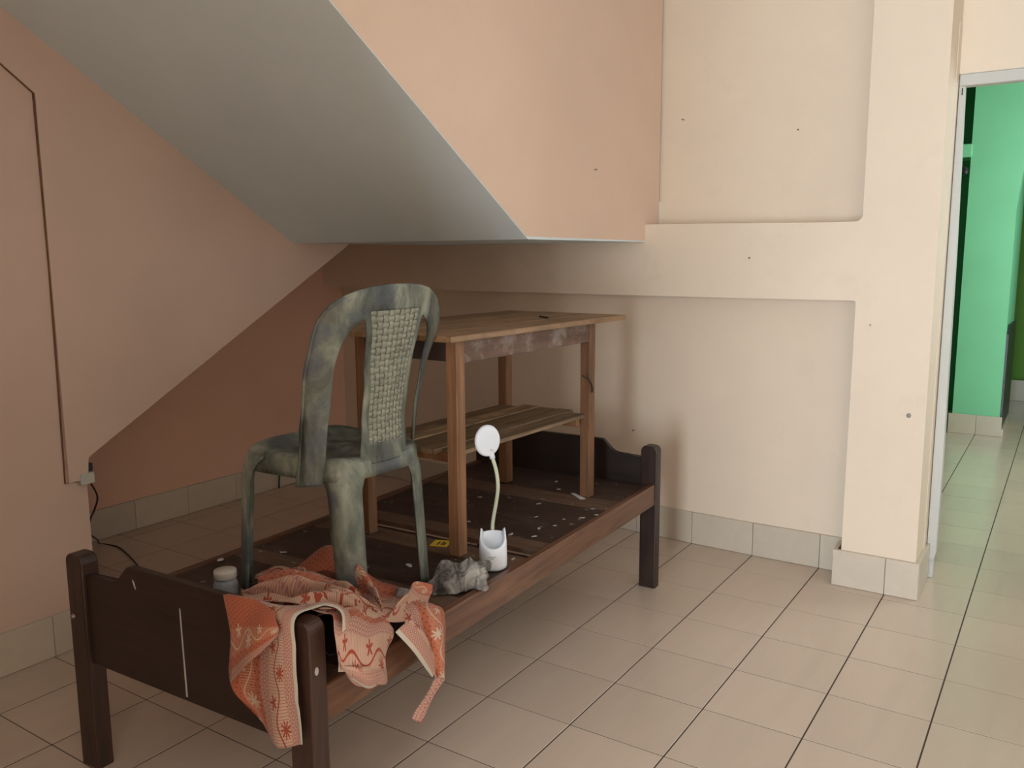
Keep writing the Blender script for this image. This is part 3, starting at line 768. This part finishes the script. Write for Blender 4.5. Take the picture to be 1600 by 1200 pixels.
# 6 heap of folds on the deck, drawn together at the gather beside the rail
OFF = (-.008, .01, 0)
GX, GY = .165, -.345
def d6(r, c, p):
    e = min(1, r/.10)*min(1, (1-r)/.12); dx, dy = p.x-GX, p.y-GY; ds = math.hypot(dx, dy); an = math.atan2(dy, dx)
    e *= min(1, ds/.10)
    ph = an*10.5+2.6*noise.noise(Vector((p.x*7, p.y*7, 4.4)))+ds*3
    big = .5+.5*noise.noise(Vector((p.x*9, p.y*9, 9.9)))
    a = (.016+.026*big)*(.5+.8*min(1, ds/.25))
    ph2 = an*23+4*noise.noise(Vector((p.x*12, p.y*12, 1.4)))
    tx, ty = -math.sin(an), math.cos(an)
    h = a*math.sin(ph)+.006*math.sin(ph2)
    sh = .85*a*math.cos(ph)
    return Vector((tx*sh, ty*sh, max(h+.012, -.02)))*e
heap_rows = [[(-.417,-.205,.452),(-.404,-.135,.453),(-.37,-.03,.454),(-.268,-.02,.454),(-.170,-.01,.454),(-.085,-.012,.454),(.005,-.055,.453),(.04,-.06,.453)],
    [(-.36,-.30,.462),(-.32,-.22,.488),(-.27,-.12,.495),(-.205,-.10,.492),(-.12,-.10,.500),(-.04,-.11,.492),(.05,-.10,.478),(.09,-.08,.460)],
    [(-.27,-.42,.49),(-.22,-.34,.520),(-.17,-.25,.520),(-.11,-.21,.520),(-.04,-.20,.522),(.03,-.17,.510),(.09,-.145,.497),(.13,-.10,.466)],
    [(-.19,-.50,.54),(-.13,-.45,.560),(-.07,-.38,.558),(-.01,-.33,.550),(.05,-.29,.542),(.09,-.24,.530),(.13,-.19,.512),(.150,-.13,.480)],
    [(-.110,-.545,.602),(-.04,-.538,.610),(.05,-.520,.618),(.13,-.515,.612),(.165,-.438,.590),(.170,-.375,.552),(.168,-.29,.515),(.166,-.15,.486)]]
patch(bm, uvl, heap_rows, 200, 130, lambda r, c: (.25-r*.20, c*.62), d6)
# 7 extra loose folds on top
def fold(path, wid, hgt, u0, n=26, tw=0):
    pts = [Vector(p) for p in path]; rows = []
    for i in range(n+1):
        p = cr(pts, i/n); t = (cr(pts, min(1, i/n+.02))-cr(pts, max(0, i/n-.02))).normalized(); s = Vector((t.y, -t.x, 0)).normalized()
        k = math.sin(math.pi*(.12+.82*i/n)); a = tw*i/n
        rows.append([p+s*(wid*k*x)+Vector((0, 0, hgt*k*z)) for x, z in ((-1, -.5), (-.85, .25), (-.3, .95), (.25, .8), (.6, .25), (.45, -.1), (.1, -.05))])
    patch(bm, uvl, rows, 18, n, lambda r, c: (u0+c*.09, r*.25))
fold([(-.42,-.250,.490),(-.35,-.235,.512),(-.26,-.245,.515),(-.18,-.265,.535),(-.10,-.265,.540),(-.05,-.23,.53)], .026, .030, .02)
fold([(.00,-.46,.585),(.05,-.41,.585),(.10,-.365,.565),(.15,-.335,.54)], .026, .030, .03)
patch(bm, uvl, [[(-.40,-.10,.47),(-.35,-.02,.505),(-.27,-.01,.485)],[(-.35,-.15,.51),(-.30,-.08,.560),(-.22,-.07,.52)],[(-.27,-.22,.51),(-.22,-.17,.53),(-.16,-.15,.51)]], 18, 18, lambda r, c: (.2+r*.1, c*.2))
patch(bm, uvl, [[(-.27,-.38,.560),(-.21,-.32,.575),(-.14,-.28,.57)],[(-.22,-.41,.585),(-.16,-.35,.60),(-.09,-.31,.585)],[(-.15,-.43,.575),(-.09,-.38,.59),(-.04,-.33,.575)]], 14, 14, lambda r, c: (.15+r*.05, c*.15))
# 8 hem edge passing behind the post top and down its right side
OFF = (0, 0, 0)
patch(bm, uvl, [[(.122,-.555,.636),(.095,-.53,.632),(.06,-.49,.60)],[(.138,-.515,.638),(.115,-.49,.632),(.08,-.46,.60)],[(.172,-.502,.628),(.155,-.478,.625),(.12,-.45,.60)],
    [(.192,-.515,.600),(.185,-.490,.605),(.155,-.45,.60)],[(.194,-.530,.540),(.200,-.505,.545),(.185,-.46,.56)],[(.188,-.530,.500),(.205,-.510,.500),(.20,-.48,.52)]], 10, 30, lambda r, c: (c*.06, r*.2))
me = bpy.data.meshes.new('draped_cloth'); bm.to_mesh(me); bm.free(); me.materials.append(M['cloth'])
o = bpy.data.objects.new('draped_cloth', me); C.objects.link(o)
md = o.modifiers.new('solid', 'SOLIDIFY'); md.thickness = .0016; md.offset = 0
tag(o, 'orange and peach floral printed cloth heaped over the near bed corner', 'cloth')

# ================================================================== GREY RAG
def zf(x): return ZD+.0018+.0085*min(1, max(0, (x-.07)/.018))
bm = B(); n1, n2 = 150, 80; g = []
spine = [Vector(p) for p in [(-.070, -.040, 0), (-.030, -.005, 0), (.005, .035, 0), (.030, .085, 0), (.062, .118, 0), (.098, .143, 0)]]
for i in range(n1+1):
    t = i/n1; p = cr(spine, t)
    tg = (cr(spine, min(1, t+.03))-cr(spine, max(0, t-.03))).normalized(); sd = Vector((tg.y, -tg.x, 0))
    k = min(1, max(0, (t-.25)/.35)); k = k*k*(3-2*k)
    wd = .018+.030*k; hh = .014+.052*k
    if t > .9: hh *= 1-.3*((t-.9)/.1)**2
    row = []
    for j in range(n2+1):
        a = math.pi*j/n2; x = -math.cos(a); z = math.sin(a)**.8
        q = Vector((t*5, a*1.5, 2.3))
        f = 1+.22*(1-2.6*abs(noise.noise(q)))+.10*noise.noise(q*3)
        ph = t*24+3.0*math.sin(a*1.3+1)+3.2*noise.noise(q*.9)
        am = (.003+.0065*k)*math.sin(a)**.5
        n_ = sd*x+Vector((0, 0, z))
        pt = p+sd*(x*wd*f)+Vector((0, 0, z*hh*f))+n_*(am*math.sin(ph))+tg*(am*.8*math.cos(ph))
        row.append(bm.verts.new((pt.x, pt.y, zf(pt.x)+max(0, pt.z))))
    g.append(row)
for i in range(n1):
    for j in range(n2): bm.faces.new((g[i][j], g[i][j+1], g[i+1][j+1], g[i+1][j]))
# open crumpled mouth at the right end
prev = g[-1]; cen = Vector((.098, .143, ZD+.022))
for sc, push in ((1.10, .012), (1.0, .022), (.80, .016), (.66, -.006), (.60, -.035), (.3, -.045), (.08, -.045)):
    row = []
    for j, v in enumerate(g[-1]):
        w_ = 1+.22*noise.noise(Vector((j*.22, sc*4, 3)))+.10*math.sin(j*.55+sc*6)
        row.append(bm.verts.new(cen+(v.co-cen)*sc*w_+Vector((.72, .60, 0))*push))
    for r_ in row: r_.co.z = max(r_.co.z, zf(r_.co.x))
    for j in range(n2): bm.faces.new((prev[j], prev[j+1], row[j+1], row[j]))
    prev = row
o = put('grey_rag', bm, M['rag'], None, True); md = o.modifiers.new('solid', 'SOLIDIFY'); md.thickness = .002; md.offset = 0
tag(o, 'crumpled dirty grey rag lying on the deck in front of the white lamp', 'rag')
